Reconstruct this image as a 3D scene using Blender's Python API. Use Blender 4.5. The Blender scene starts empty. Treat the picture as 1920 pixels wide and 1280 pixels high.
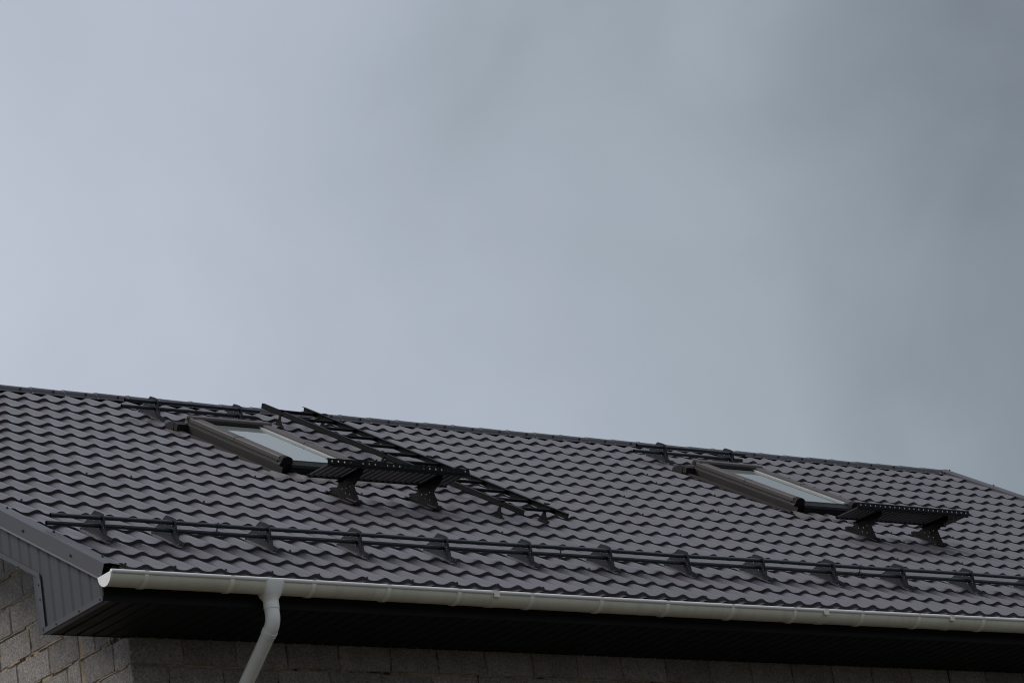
import bpy, math, random
from mathutils import Matrix, Vector, noise
random.seed(7)
sc = bpy.context.scene
C = sc.collection
PI = math.pi

# ------------------------------------------------------------------ camera
PITCH = math.radians(31.8)
ZE = 7.504                      # height of the eave (crest of the lowest tile edge) above the ground
cs, sn = math.cos(PITCH), math.sin(PITCH)
cam = bpy.data.cameras.new('camera')
co = bpy.data.objects.new('camera', cam); C.objects.link(co)
cam.sensor_width = 36.0
cam.lens = 36.0 * 6490.8 / 1920.0
cam.clip_start = 0.1; cam.clip_end = 5000
rx = (0.7858225929, -0.6008895216, -0.1463374023)
ry = (-0.0866891897, -0.3413045530, 0.9359466793)
rz = (-0.6123461740, -0.7228021755, -0.3202954545)
co.matrix_world = Matrix(((rx[0], ry[0], rz[0], -11.27442), (rx[1], ry[1], rz[1], -17.31281),
                          (rx[2], ry[2], rz[2], -5.90385 + ZE), (0, 0, 0, 1)))
sc.camera = co

# ------------------------------------------------------------------ overcast sky and sun
SKYW, SKYA, SKYD = 55.4, 1.65, 0.06
SUN_AZ, SUN_EL = math.radians(-55), math.radians(55)        # azimuth from +Y towards +X
sund = Vector((math.sin(SUN_AZ) * math.cos(SUN_EL), math.cos(SUN_AZ) * math.cos(SUN_EL), math.sin(SUN_EL)))
w = bpy.data.worlds.new('World'); sc.world = w; w.use_nodes = True
nt = w.node_tree; nt.nodes.clear()
def N(tree, kind, **kw):
    n = tree.nodes.new(kind)
    for k, v in kw.items(): setattr(n, k, v)
    return n
out = N(nt, 'ShaderNodeOutputWorld'); bg = N(nt, 'ShaderNodeBackground')
sky = N(nt, 'ShaderNodeTexSky', sky_type='NISHITA'); sky.sun_disc = False
sky.sun_elevation = SUN_EL; sky.sun_rotation = SUN_AZ; sky.air_density = 1.5; sky.dust_density = 3.0
tc = N(nt, 'ShaderNodeTexCoord')
dotn = N(nt, 'ShaderNodeVectorMath', operation='DOT_PRODUCT'); dotn.inputs[1].default_value = sund
nt.links.new(tc.outputs['Generated'], dotn.inputs[0])
nz1 = N(nt, 'ShaderNodeTexNoise', noise_dimensions='4D'); nz1.inputs['Scale'].default_value = 2.2; nz1.inputs['W'].default_value = SKYW
nz1.inputs['Detail'].default_value = 4.0; nz1.inputs['Roughness'].default_value = 0.42
nt.links.new(tc.outputs['Generated'], nz1.inputs['Vector'])
def MATH(tree, op, a, b):
    m = N(tree, 'ShaderNodeMath', operation=op)
    for i, x in enumerate((a, b)):
        if isinstance(x, (int, float)): m.inputs[i].default_value = x
        else: tree.links.new(x, m.inputs[i])
    return m.outputs[0]
sepz = N(nt, 'ShaderNodeSeparateXYZ'); nt.links.new(tc.outputs['Generated'], sepz.inputs[0])
glow = MATH(nt, 'SUBTRACT', MATH(nt, 'MULTIPLY', dotn.outputs['Value'], SKYD), MATH(nt, 'MULTIPLY', sepz.outputs[2], -0.50))
glow = MATH(nt, 'ADD', glow, 0.27)
nmul = MATH(nt, 'MULTIPLY', MATH(nt, 'SUBTRACT', nz1.outputs['Fac'], 0.5), SKYA)
nz2 = N(nt, 'ShaderNodeTexNoise', noise_dimensions='4D'); nz2.inputs['Scale'].default_value = 11.0; nz2.inputs['W'].default_value = 3.7
nz2.inputs['Detail'].default_value = 5.0; nz2.inputs['Roughness'].default_value = 0.5; nz2.inputs['Distortion'].default_value = 0.35
nt.links.new(tc.outputs['Generated'], nz2.inputs['Vector'])
nmul2 = MATH(nt, 'MULTIPLY', MATH(nt, 'SUBTRACT', nz2.outputs['Fac'], 0.5), 0.40)
fac = MATH(nt, 'ADD', MATH(nt, 'ADD', glow, nmul), nmul2)
ramp = N(nt, 'ShaderNodeValToRGB')
e = ramp.color_ramp.elements
e[0].position = 0.0; e[0].color = (0.148, 0.172, 0.200, 1)
e[1].position = 1.0; e[1].color = (0.60, 0.635, 0.735, 1)
e2 = e.new(0.36); e2.color = (0.335, 0.385, 0.435, 1)
e3 = e.new(0.62); e3.color = (0.450, 0.488, 0.575, 1)
nt.links.new(fac, ramp.inputs[0])
skym = N(nt, 'ShaderNodeMix', data_type='RGBA'); skym.inputs[0].default_value = 0.93
skys = N(nt, 'ShaderNodeVectorMath', operation='SCALE'); skys.inputs[3].default_value = 0.09
nt.links.new(sky.outputs[0], skys.inputs[0])
nt.links.new(skys.outputs[0], skym.inputs[6]); nt.links.new(ramp.outputs[0], skym.inputs[7])
nt.links.new(skym.outputs[2], bg.inputs[0]); bg.inputs[1].default_value = 0.63
nt.links.new(bg.outputs[0], out.inputs[0])
sl = bpy.data.lights.new('sun', 'SUN'); so = bpy.data.objects.new('sun', sl); C.objects.link(so)
sl.energy = 1.5; sl.angle = math.radians(22); sl.color = (1.0, 0.96, 0.91)
so.rotation_euler = (-sund).to_track_quat('-Z', 'Y').to_euler(); so.location = (0, 0, 40)
sc.cycles.filter_width = 1.1
vs = sc.view_settings
sc.display_settings.display_device = 'sRGB'
vs.view_transform = 'Standard'; vs.look = 'None'; vs.exposure = 0.7; vs.gamma = 1.0; vs.use_curve_mapping = False

# ------------------------------------------------------------------ materials
MATS = {}
def mat(name, col, rough=0.5, metal=0.0, spec=0.5, var=0.12, vscale=6.0, bump=0.0, bscale=60.0, rvar=0.08, ior=None, rnd=0.0, second=None, s2=(0.5, 0.62), s2scale=3.0):
    m = bpy.data.materials.new(name); m.use_nodes = True
    t = m.node_tree; b = t.nodes['Principled BSDF']
    b.inputs['Metallic'].default_value = metal
    b.inputs['Specular IOR Level'].default_value = spec
    if ior: b.inputs['IOR'].default_value = ior
    g = N(t, 'ShaderNodeNewGeometry')
    n1 = N(t, 'ShaderNodeTexNoise'); n1.inputs['Scale'].default_value = vscale; n1.inputs['Detail'].default_value = 5; n1.inputs['Roughness'].default_value = 0.6
    t.links.new(g.outputs['Position'], n1.inputs['Vector'])
    mr = N(t, 'ShaderNodeMapRange'); mr.inputs[1].default_value = 0.28; mr.inputs[2].default_value = 0.72
    mr.inputs[3].default_value = 1 - var; mr.inputs[4].default_value = 1 + var
    t.links.new(n1.outputs['Fac'], mr.inputs[0])
    fac = mr.outputs[0]
    if rnd:
        oi = N(t, 'ShaderNodeObjectInfo')
        r = N(t, 'ShaderNodeMapRange'); r.inputs[3].default_value = 1 - rnd; r.inputs[4].default_value = 1 + rnd
        t.links.new(oi.outputs['Random'], r.inputs[0])
        fac = MATH(t, 'MULTIPLY', fac, r.outputs[0])
    src = None
    if second:
        n2 = N(t, 'ShaderNodeTexNoise'); n2.inputs['Scale'].default_value = s2scale; n2.inputs['Detail'].default_value = 6; n2.inputs['Roughness'].default_value = 0.65
        t.links.new(g.outputs['Position'], n2.inputs['Vector'])
        m2 = N(t, 'ShaderNodeMapRange'); m2.inputs[1].default_value = s2[0]; m2.inputs[2].default_value = s2[1]
        t.links.new(n2.outputs['Fac'], m2.inputs[0])
        mx = N(t, 'ShaderNodeMix', data_type='RGBA'); mx.inputs[6].default_value = (*col, 1); mx.inputs[7].default_value = (*second, 1)
        t.links.new(m2.outputs[0], mx.inputs[0]); src = mx.outputs[2]
    sc_ = N(t, 'ShaderNodeVectorMath', operation='SCALE')
    if src is None: sc_.inputs[0].default_value = col
    else: t.links.new(src, sc_.inputs[0])
    t.links.new(fac, sc_.inputs[3])
    t.links.new(sc_.outputs[0], b.inputs['Base Color'])
    rr = N(t, 'ShaderNodeMapRange'); rr.inputs[1].default_value = 0.3; rr.inputs[2].default_value = 0.7
    rr.inputs[3].default_value = max(0.02, rough - rvar); rr.inputs[4].default_value = min(1, rough + rvar)
    t.links.new(n1.outputs['Fac'], rr.inputs[0]); t.links.new(rr.outputs[0], b.inputs['Roughness'])
    if bump:
        nb = N(t, 'ShaderNodeTexNoise'); nb.inputs['Scale'].default_value = bscale; nb.inputs['Detail'].default_value = 6; nb.inputs['Roughness'].default_value = 0.65
        t.links.new(g.outputs['Position'], nb.inputs['Vector'])
        bn = N(t, 'ShaderNodeBump'); bn.inputs['Strength'].default_value = 1.0; bn.inputs['Distance'].default_value = bump
        t.links.new(nb.outputs['Fac'], bn.inputs['Height']); t.links.new(bn.outputs[0], b.inputs['Normal'])
    MATS[name] = m
    return m
mat('tile_steel', (0.070, 0.061, 0.069), rough=0.34, var=0.07, vscale=2.2, bump=0.0016, bscale=6.0, rnd=0.04)
def weather_tiles():
    t = MATS['tile_steel'].node_tree; b = t.nodes['Principled BSDF']
    src = b.inputs['Base Color'].links[0].from_socket
    g = N(t, 'ShaderNodeNewGeometry'); sp = N(t, 'ShaderNodeSeparateXYZ'); t.links.new(g.outputs['Position'], sp.inputs[0])
    sheet = MATH(t, 'FLOOR', MATH(t, 'DIVIDE', MATH(t, 'ADD', sp.outputs[0], 0.62), 1.1), 0.0)
    wn = N(t, 'ShaderNodeTexWhiteNoise', noise_dimensions='1D'); t.links.new(sheet, wn.inputs['W'])
    m1 = N(t, 'ShaderNodeMapRange'); m1.inputs[3].default_value = 0.94; m1.inputs[4].default_value = 1.06; t.links.new(wn.outputs['Value'], m1.inputs[0])
    vm = N(t, 'ShaderNodeVectorMath', operation='MULTIPLY'); vm.inputs[1].default_value = (16, 0.9, 0.9); t.links.new(g.outputs['Position'], vm.inputs[0])
    n = N(t, 'ShaderNodeTexNoise'); n.inputs['Scale'].default_value = 1.0; n.inputs['Detail'].default_value = 4; t.links.new(vm.outputs[0], n.inputs['Vector'])
    m2 = N(t, 'ShaderNodeMapRange'); m2.inputs[1].default_value = 0.3; m2.inputs[2].default_value = 0.75; m2.inputs[3].default_value = 0.90; m2.inputs[4].default_value = 1.16; t.links.new(n.outputs['Fac'], m2.inputs[0])
    f = MATH(t, 'MULTIPLY', m1.outputs[0], m2.outputs[0])
    s = N(t, 'ShaderNodeVectorMath', operation='SCALE'); t.links.new(src, s.inputs[0]); t.links.new(f, s.inputs[3]); t.links.new(s.outputs[0], b.inputs['Base Color'])
weather_tiles()
mat('trim_steel', (0.056, 0.054, 0.062), rough=0.48, var=0.06, vscale=3.0, bump=0.0012, bscale=5.0)
mat('board_steel', (0.043, 0.042, 0.047), rough=0.5, var=0.06, vscale=3.0, bump=0.001, bscale=6.0, rnd=0.04)
mat('guard_steel', (0.016, 0.021, 0.027), rough=0.3, var=0.15, vscale=12)
mat('bracket_steel', (0.014, 0.015, 0.024), rough=0.5, spec=0.25, var=0.12, vscale=12)
mat('black_steel', (0.005, 0.005, 0.006), rough=0.5, spec=0.12, var=0.2, vscale=14)
mat('foot_lit', (0.09, 0.09, 0.10), rough=0.4, var=0.2, vscale=14)  # paler than the bracket: light on the flange top put into its colour
mat('slat_steel', (0.05, 0.05, 0.053), rough=0.42, var=0.2, vscale=14)
mat('bolt_steel', (0.30, 0.30, 0.31), rough=0.35, metal=0.9, var=0.1)
mat('screw_paint', (0.012, 0.013, 0.016), rough=0.45)
mat('gutter_plastic', (0.78, 0.74, 0.61), rough=0.36, var=0.05, vscale=3.0, bump=0.0006, bscale=4, second=(0.70, 0.65, 0.52), s2=(0.45, 0.75), s2scale=2.2)
def stain_gutter():
    t = MATS['gutter_plastic'].node_tree; b = t.nodes['Principled BSDF']; src = b.inputs['Base Color'].links[0].from_socket
    g = N(t, 'ShaderNodeNewGeometry')
    vm = N(t, 'ShaderNodeVectorMath', operation='MULTIPLY'); vm.inputs[1].default_value = (11, 1.5, 1.5); t.links.new(g.outputs['Position'], vm.inputs[0])
    n = N(t, 'ShaderNodeTexNoise'); n.inputs['Scale'].default_value = 1.0; n.inputs['Detail'].default_value = 6; n.inputs['Roughness'].default_value = 0.7; t.links.new(vm.outputs[0], n.inputs['Vector'])
    m = N(t, 'ShaderNodeMapRange'); m.inputs[1].default_value = 0.5; m.inputs[2].default_value = 0.72; m.inputs[3].default_value = 1.0; m.inputs[4].default_value = 0.82; t.links.new(n.outputs['Fac'], m.inputs[0])
    s = N(t, 'ShaderNodeVectorMath', operation='SCALE'); t.links.new(src, s.inputs[0]); t.links.new(m.outputs[0], s.inputs[3]); t.links.new(s.outputs[0], b.inputs['Base Color'])
stain_gutter()
mat('bead_highlight', (0.80, 0.79, 0.76), rough=0.13, rvar=0.03, var=0.04, vscale=3.0)  # same plastic as the trough, colour brightened for the rim highlight
mat('strap_plastic', (0.86, 0.81, 0.70), rough=0.4, var=0.05)
mat('cap_plastic', (0.80, 0.79, 0.78), rough=0.3, var=0.03)
mat('pipe_plastic', (0.84, 0.82, 0.77), rough=0.32, var=0.04, vscale=2.5)
mat('soffit_steel', (0.013, 0.013, 0.014), spec=0.15, rough=0.6, var=0.08)
mat('window_cover', (0.070, 0.062, 0.060), rough=0.6, spec=0.22, metal=0.0, var=0.06, bump=0.0008, bscale=5)
mat('window_black', (0.010, 0.010, 0.011), rough=0.6, spec=0.15)
mat('window_flashing', (0.024, 0.021, 0.020), rough=0.6, spec=0.15)
mat('window_rail', (0.013, 0.012, 0.012), rough=0.45, spec=0.2)
mat('sash_reflection', (0.36, 0.37, 0.37), rough=0.4)  # sky reflection on the right sash edge, put into a pale colour
mat('apron_lead', (0.075, 0.066, 0.062), rough=0.5, var=0.25, vscale=18, bump=0.004, bscale=30)
mat('ridge_steel', (0.045, 0.044, 0.050), rough=0.5, var=0.1, vscale=5, bump=0.0015, bscale=8)
mat('foil', (0.40, 0.37, 0.35), rough=0.3, metal=0.7, var=0.3, vscale=40, bump=0.01, bscale=40)
mat('mortar_bead', (0.36, 0.285, 0.205), rough=0.95, var=0.3, vscale=25, bump=0.006, bscale=60, spec=0.15)
mat('bounce_damper', (0.035, 0.03, 0.024), rough=0.95, var=0.4, vscale=14, bump=0.01, bscale=30, spec=0.1)  # dark colour of the sheet added to cut bounce light in the gutter
mat('mortar', (0.37, 0.285, 0.20), rough=0.95, var=0.35, vscale=11, bump=0.016, bscale=40, spec=0.2, second=(0.045, 0.036, 0.028), s2=(0.52, 0.60), s2scale=6)
mat('underlay', (0.012, 0.012, 0.014), rough=0.7)
mat('bare_soil', (0.055, 0.048, 0.037), rough=0.95, var=0.3, vscale=0.6, bump=0.03, bscale=20, spec=0.2, second=(0.036, 0.042, 0.024), s2=(0.52, 0.7), s2scale=0.3)

def block_material():
    m = bpy.data.materials.new('concrete_block'); m.use_nodes = True
    t = m.node_tree; b = t.nodes['Principled BSDF']; b.inputs['Roughness'].default_value = 0.95; b.inputs['Specular IOR Level'].default_value = 0.2
    g = N(t, 'ShaderNodeNewGeometry'); oi = N(t, 'ShaderNodeObjectInfo')
    n1 = N(t, 'ShaderNodeTexNoise'); n1.inputs['Scale'].default_value = 60; n1.inputs['Detail'].default_value = 5; n1.inputs['Roughness'].default_value = 0.8
    n2 = N(t, 'ShaderNodeTexNoise'); n2.inputs['Scale'].default_value = 7; n2.inputs['Detail'].default_value = 4
    v = N(t, 'ShaderNodeTexVoronoi'); v.inputs['Scale'].default_value = 75
    for n in (n1, n2, v): t.links.new(g.outputs['Position'], n.inputs['Vector'])
    cr = N(t, 'ShaderNodeValToRGB'); e = cr.color_ramp.elements
    e[0].position = 0.30; e[0].color = (0.11, 0.10, 0.093, 1); e[1].position = 0.72; e[1].color = (0.50, 0.46, 0.425, 1)
    x = e.new(0.5); x.color = (0.30, 0.272, 0.252, 1)
    t.links.new(n1.outputs['Fac'], cr.inputs[0])
    cr2 = N(t, 'ShaderNodeValToRGB'); e = cr2.color_ramp.elements        # single pale aggregate grains
    e[0].position = 0.0; e[0].color = (1, 1, 1, 1); e[1].position = 0.17; e[1].color = (0, 0, 0, 1)
    t.links.new(v.outputs['Distance'], cr2.inputs[0])
    gr = MATH(t, 'MULTIPLY', cr2.outputs[0], 0.8)
    mx = N(t, 'ShaderNodeMix', data_type='RGBA'); mx.inputs[7].default_value = (0.55, 0.53, 0.51, 1)
    t.links.new(gr, mx.inputs[0]); t.links.new(cr.outputs[0], mx.inputs[6])
    a = N(t, 'ShaderNodeMapRange'); a.inputs[1].default_value = 0.3; a.inputs[2].default_value = 0.7; a.inputs[3].default_value = 0.86; a.inputs[4].default_value = 1.14
    t.links.new(n2.outputs['Fac'], a.inputs[0])
    r = N(t, 'ShaderNodeMapRange'); r.inputs[3].default_value = 0.84; r.inputs[4].default_value = 1.16
    t.links.new(oi.outputs['Random'], r.inputs[0])
    f = MATH(t, 'MULTIPLY', a.outputs[0], r.outputs[0])
    s = N(t, 'ShaderNodeVectorMath', operation='SCALE'); t.links.new(mx.outputs[2], s.inputs[0]); t.links.new(f, s.inputs[3])
    t.links.new(s.outputs[0], b.inputs['Base Color'])
    bn = N(t, 'ShaderNodeBump'); bn.inputs['Strength'].default_value = 1; bn.inputs['Distance'].default_value = 0.008
    t.links.new(n1.outputs['Fac'], bn.inputs['Height']); t.links.new(bn.outputs[0], b.inputs['Normal'])
    MATS['concrete_block'] = m
block_material()

def masonry_material():                # far-down masonry, below the built courses
    m = bpy.data.materials.new('masonry'); m.use_nodes = True
    t = m.node_tree; b = t.nodes['Principled BSDF']; b.inputs['Roughness'].default_value = 0.95
    g = N(t, 'ShaderNodeNewGeometry'); sp = N(t, 'ShaderNodeSeparateXYZ'); t.links.new(g.outputs['Position'], sp.inputs[0])
    cb = N(t, 'ShaderNodeCombineXYZ'); t.links.new(MATH(t, 'ADD', sp.outputs[0], sp.outputs[1]), cb.inputs[0]); t.links.new(sp.outputs[2], cb.inputs[1])
    br = N(t, 'ShaderNodeTexBrick'); br.inputs['Scale'].default_value = 1.0; br.inputs['Brick Width'].default_value = 0.41; br.inputs['Row Height'].default_value = 0.2
    br.inputs['Mortar Size'].default_value = 0.008; br.inputs['Color1'].default_value = (0.19, 0.17, 0.155, 1); br.inputs['Color2'].default_value = (0.23, 0.205, 0.19, 1); br.inputs['Mortar'].default_value = (0.3, 0.23, 0.16, 1)
    t.links.new(cb.outputs[0], br.inputs['Vector']); t.links.new(br.outputs['Color'], b.inputs['Base Color'])
    MATS['masonry'] = m
masonry_material()

def glass_material():
    m = bpy.data.materials.new('window_glass'); m.use_nodes = True
    b = m.node_tree.nodes['Principled BSDF']
    b.inputs['Base Color'].default_value = (0.17, 0.19, 0.18, 1); b.inputs['Roughness'].default_value = 0.03
    b.inputs['IOR'].default_value = 1.6
    t = m.node_tree; g = N(t, 'ShaderNodeNewGeometry')
    n = N(t, 'ShaderNodeTexNoise'); n.inputs['Scale'].default_value = 2.0; t.links.new(g.outputs['Position'], n.inputs['Vector'])
    bn = N(t, 'ShaderNodeBump'); bn.inputs['Distance'].default_value = 0.002; t.links.new(n.outputs['Fac'], bn.inputs['Height']); t.links.new(bn.outputs[0], b.inputs['Normal'])
    MATS['window_glass'] = m
glass_material()

# ------------------------------------------------------------------ mesh helpers
def R2W(u, v, n): return Vector((u, v * cs - n * sn, ZE + v * sn + n * cs))
class MB:
    def __init__(s): s.v = []; s.f = []
    def add(s, vs, fs):
        k = len(s.v); s.v += [tuple(x) for x in vs]; s.f += [tuple(i + k for i in f) for f in fs]; return s
    def box(s, a, b):
        (x0, y0, z0), (x1, y1, z1) = a, b
        return s.add([(x0, y0, z0), (x1, y0, z0), (x1, y1, z0), (x0, y1, z0), (x0, y0, z1), (x1, y0, z1), (x1, y1, z1), (x0, y1, z1)],
                     [(0, 3, 2, 1), (4, 5, 6, 7), (0, 1, 5, 4), (1, 2, 6, 5), (2, 3, 7, 6), (3, 0, 4, 7)])
    def prism(s, poly, axis, a, b):
        """closed polygon in the two other axes (cyclic order), extruded along axis from a to b"""
        def P(p, t):
            if axis == 0: return (t, p[0], p[1])
            if axis == 1: return (p[0], t, p[1])
            return (p[0], p[1], t)
        n = len(poly)
        return s.add([P(p, a) for p in poly] + [P(p, b) for p in poly],
                     [tuple(range(n))[::-1], tuple(range(n, 2 * n))] + [(i, (i + 1) % n, n + (i + 1) % n, n + i) for i in range(n)])
    def rings(s, rs, cap0=True, cap1=True, closed=True):
        n = len(rs[0]); k = len(rs); fs = []
        m = n if closed else n - 1
        for j in range(k - 1):
            for i in range(m): fs.append((j * n + i, j * n + (i + 1) % n, (j + 1) * n + (i + 1) % n, (j + 1) * n + i))
        if cap0: fs.append(tuple(range(n))[::-1])
        if cap1: fs.append(tuple(range((k - 1) * n, k * n)))
        return s.add([p for r in rs for p in r], fs)
    def tube(s, pts, r, seg=12, caps=True):
        pts = [Vector(p) for p in pts]; rs = []
        rr = r if isinstance(r, (list, tuple)) else [r] * len(pts)
        for i, p in enumerate(pts):
            d = (pts[min(i + 1, len(pts) - 1)] - pts[max(i - 1, 0)]).normalized()
            a = Vector((1, 0, 0)) if abs(d.x) < 0.8 else Vector((0, 1, 0))
            e1 = d.cross(a).normalized(); e2 = d.cross(e1)
            rs.append([p + rr[i] * (math.cos(2 * PI * k / seg) * e1 + math.sin(2 * PI * k / seg) * e2) for k in range(seg)])
        return s.rings(rs, caps, caps)
    def mesh(s, name, m, smooth=False, angle=40):
        me = bpy.data.meshes.new(name); me.from_pydata(s.v, [], s.f)
        for x in (m if isinstance(m, (list, tuple)) else [m]): me.materials.append(MATS[x])
        import bmesh
        bm = bmesh.new(); bm.from_mesh(me); bmesh.ops.recalc_face_normals(bm, faces=bm.faces)
        if smooth:
            for f in bm.faces: f.smooth = True
            for e in bm.edges:
                if len(e.link_faces) == 2 and e.calc_face_angle(0) > math.radians(angle): e.smooth = False
        bm.to_mesh(me); bm.free(); me.update()
        return me
def link(name, me, parent=None, loc=(0, 0, 0), rot=(0, 0, 0)):
    o = bpy.data.objects.new(name, me); C.objects.link(o); o.parent = parent
    o.location = loc; o.rotation_euler = rot
    return o
def part(mb, name, m, parent, smooth=False, loc=(0, 0, 0), rot=(0, 0, 0), angle=40):
    return link(name, mb.mesh(name, m, smooth, angle), parent, loc, rot)
def tag(o, label=None, cat=None, group=None, kind=None):
    if label: o['label'] = label
    if cat: o['category'] = cat
    if group: o['group'] = group
    if kind: o['kind'] = kind
    return o
def thing(name, label, cat, loc, rot=(0, 0, 0), group=None):
    o = bpy.data.objects.new(name, None); C.objects.link(o); o.location = loc; o.rotation_euler = rot
    o.empty_display_size = 0.2
    return tag(o, label, cat, group)
def copy_tree(o, parent=None):
    c = o.copy(); C.objects.link(c); c.parent = parent
    for ch in list(o.children): copy_tree(ch, c)
    return c

# ------------------------------------------------------------------ ground
g = MB(); g.add([(-900, -900, 0), (900, -900, 0), (900, 900, 0), (-900, 900, 0)], [(0, 1, 2, 3)])
tag(part(g, 'ground', 'bare_soil', None), kind='structure')

# ------------------------------------------------------------------ the house
WAVE, STEP = 0.18333, 0.35
UL, UR = -0.155, 12.95            # verges
VR = 6.0                          # ridge
XW0, XW1 = 0.493, 12.35           # outer faces of the gable walls
YW0 = 0.769; YR = VR * cs; YW1 = 2 * YR - YW0
ZS = -0.24                        # soffit, relative to the eave
house = thing('house', 'long grey block house under a dark metal tile roof', 'house', (0, 0, 0))

# --- walls: mortar bodies, blocks on the courses in view
def wall_poly(x0, x1):            # gable pentagon up to the roof underside
    top = lambda y: ZE + (min(y, 2 * YR - y)) * sn / cs - 0.16
    pts = [(YW0 + 0.014, ZE - 1.0), (YW1 - 0.014, ZE - 1.0), (YW1 - 0.014, top(YW1)), (YR, top(YR)), (YW0 + 0.014, top(YW0))]
    return MB().prism(pts, 0, x0, x1)
gw = part(wall_poly(XW0 + 0.008, XW0 + 0.2), 'gable_wall', 'mortar', house)
part(wall_poly(XW1 - 0.2, XW1 - 0.012), 'gable_wall', 'mortar', house)
fw = part(MB().box((XW0 + 0.2, YW0 + 0.012, ZE - 1.0), (XW1 - 0.2, YW0 + 0.19, ZE + ZS + 0.02)), 'front_wall', 'mortar', house)
part(MB().box((XW0 + 0.2, YW1 - 0.19, ZE - 1.0), (XW1 - 0.2, YW1 - 0.012, ZE + ZS + 0.02)), 'back_wall', 'mortar', house)
lw = MB().box((XW0, YW0, 0), (XW1, YW1, ZE - 1.0))
part(lw, 'lower_wall', 'masonry', house)

def block_mesh(length, height, depth, axis, seed):
    """one concrete block, outer face towards -axis, chipped arrises"""
    rnd = random.Random(seed); b = 0.006
    xs = [0, b, length * 0.33, length * 0.67, length - b, length]; zs = [0, b, height * 0.5, height - b, height]
    vs = []; fs = []
    for j, z in enumerate(zs):
        for i, x in enumerate(xs):
            edge = i in (0, len(xs) - 1) or j in (0, len(zs) - 1)
            d = (0.007 if edge else 0.0) + rnd.uniform(-0.0015, 0.002)
            jx = rnd.uniform(-0.005, 0.005) if edge else 0; jz = rnd.uniform(-0.004, 0.004) if edge else 0
            vs.append((x + jx, d, z + jz))
    n = len(xs)
    for j in range(len(zs) - 1):
        for i in range(n - 1): fs.append((j * n + i, j * n + i + 1, (j + 1) * n + i + 1, (j + 1) * n + i))
    rim = list(range(n)) + [j * n + n - 1 for j in range(1, len(zs))] + [(len(zs) - 1) * n + i for i in range(n - 2, -1, -1)] + [j * n for j in range(len(zs) - 2, 0, -1)]
    k = len(vs)
    for r in rim: vs.append((vs[r][0], depth, vs[r][2]))
    for i in range(len(rim)): fs.append((rim[i], k + i, k + (i + 1) % len(rim), rim[(i + 1) % len(rim)]))
    if axis == 0: vs = [(y, x, z) for x, y, z in vs]
    mb = MB().add(vs, fs)
    return mb.mesh('block', 'concrete_block')
J = 0.013
sd = 0
def course_gable(z0, ends):
    global sd
    for a, b in zip(ends[:-1], ends[1:]):
        sd += 1; j = J * random.uniform(0.3, 1.5); wide = 0.03 if 1.33 < a < 1.35 else 0.0
        link('block', block_mesh(b - a - j - wide, 0.2 - J * random.uniform(0.5, 1.5), 0.03, 0, sd), gw, (XW0 + random.uniform(-0.002, 0.003), a + j / 2 + wide, ZE + z0 + J / 2), (random.gauss(0, 0.006), 0, 0))
def course_front(z0, ends):
    global sd
    for a, b in zip(ends[:-1], ends[1:]):
        sd += 1; j = J * random.uniform(0.5, 1.5)
        link('block', block_mesh(b - a - j, 0.2 - J * random.uniform(0.7, 1.3), 0.03, 1, sd), fw, (a + j / 2, YW0 + random.uniform(-0.001, 0.002), ZE + z0 + J / 2))
def seq(start, step, end): 
    r = []; x = start
    while x < end: r.append(x); x += step
    return r
def squeezed_mortar(parent, y0, y1, z, seed):
    """ragged bead of mortar squeezed out along one bed joint of the gable wall"""
    m = MB(); n = int((y1 - y0) / 0.012); run = []
    def flush():
        if len(run) > 3: m.rings(run, False, False, closed=False)
        run.clear()
    for i in range(n + 1):
        y = y0 + (y1 - y0) * i / n
        a = noise.noise(Vector((y * 7.0, z * 31.0, seed))); b = noise.noise(Vector((y * 26.0, z * 17.0, seed + 5)))
        c = noise.noise(Vector((y * 31.0, z * 11.0, seed + 9)))
        if a < -0.12: flush(); continue
        h = 0.007 + 0.010 * max(0, a) + 0.006 * b; d = 0.0035 + 0.004 * max(0, a)
        run.append([(XW0 + 0.006, y, z - h + 0.005 * c), (XW0 - d * 0.6, y, z - 0.5 * h + 0.004 * c), (XW0 - d, y, z + 0.004 * b), (XW0 - d * 0.5, y, z + 0.6 * h + 0.004 * c), (XW0 + 0.006, y, z + h)])
    flush()
    if m.v: tag(part(m, 'squeezed_mortar', 'mortar_bead', parent, True, angle=80), kind='stuff')
Y0 = YW0
gc = {-1.01: [Y0, 1.17, 1.58, 1.99, 2.4], -0.81: [Y0, 0.97, 1.37, 1.78, 2.19, 2.6], -0.61: [Y0, 1.16, 1.345, 1.545, 1.96, 2.37, 2.78], -0.41: [Y0, 0.97, 1.345, 1.540, 1.96, 2.37, 2.78],
      -0.21: [0.98, 1.176, 1.335, 1.748, 2.165, 2.58, 2.99], -0.01: [1.10, 1.53, 1.955, 2.37, 2.78, 3.19], 0.19: [1.40, 1.77, 2.178, 2.59, 3.0, 3.4],
      0.39: [1.58, 1.985, 2.40, 2.81, 3.22], 0.59: [1.78, 2.20, 2.61, 3.02, 3.43], 0.79: [2.15, 2.40, 2.82, 3.23, 3.64]}
for z0, e_ in gc.items():
    course_gable(z0, e_)
    squeezed_mortar(gw, max(e_[0], YW0 + 0.01) + 0.005, e_[-1], ZE + z0, int(z0 * 100))
course_front(-0.41, [XW0, 0.897, 1.301, 1.711, 2.126, 2.552, 2.954, 3.359] + seq(3.77, 0.41, XW1 - 0.2))
course_front(-0.61, [XW0, 0.767, 1.187, 1.61, 2.03, 2.455] + seq(2.87, 0.413, XW1 - 0.2))
course_front(-0.81, [XW0, 0.90, 1.31, 1.72, 2.13, 2.54] + seq(2.95, 0.41, XW1 - 0.2))
course_front(-1.01, [XW0, 0.70, 1.11, 1.52, 1.93, 2.34] + seq(2.75, 0.41, XW1 - 0.2))

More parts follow.
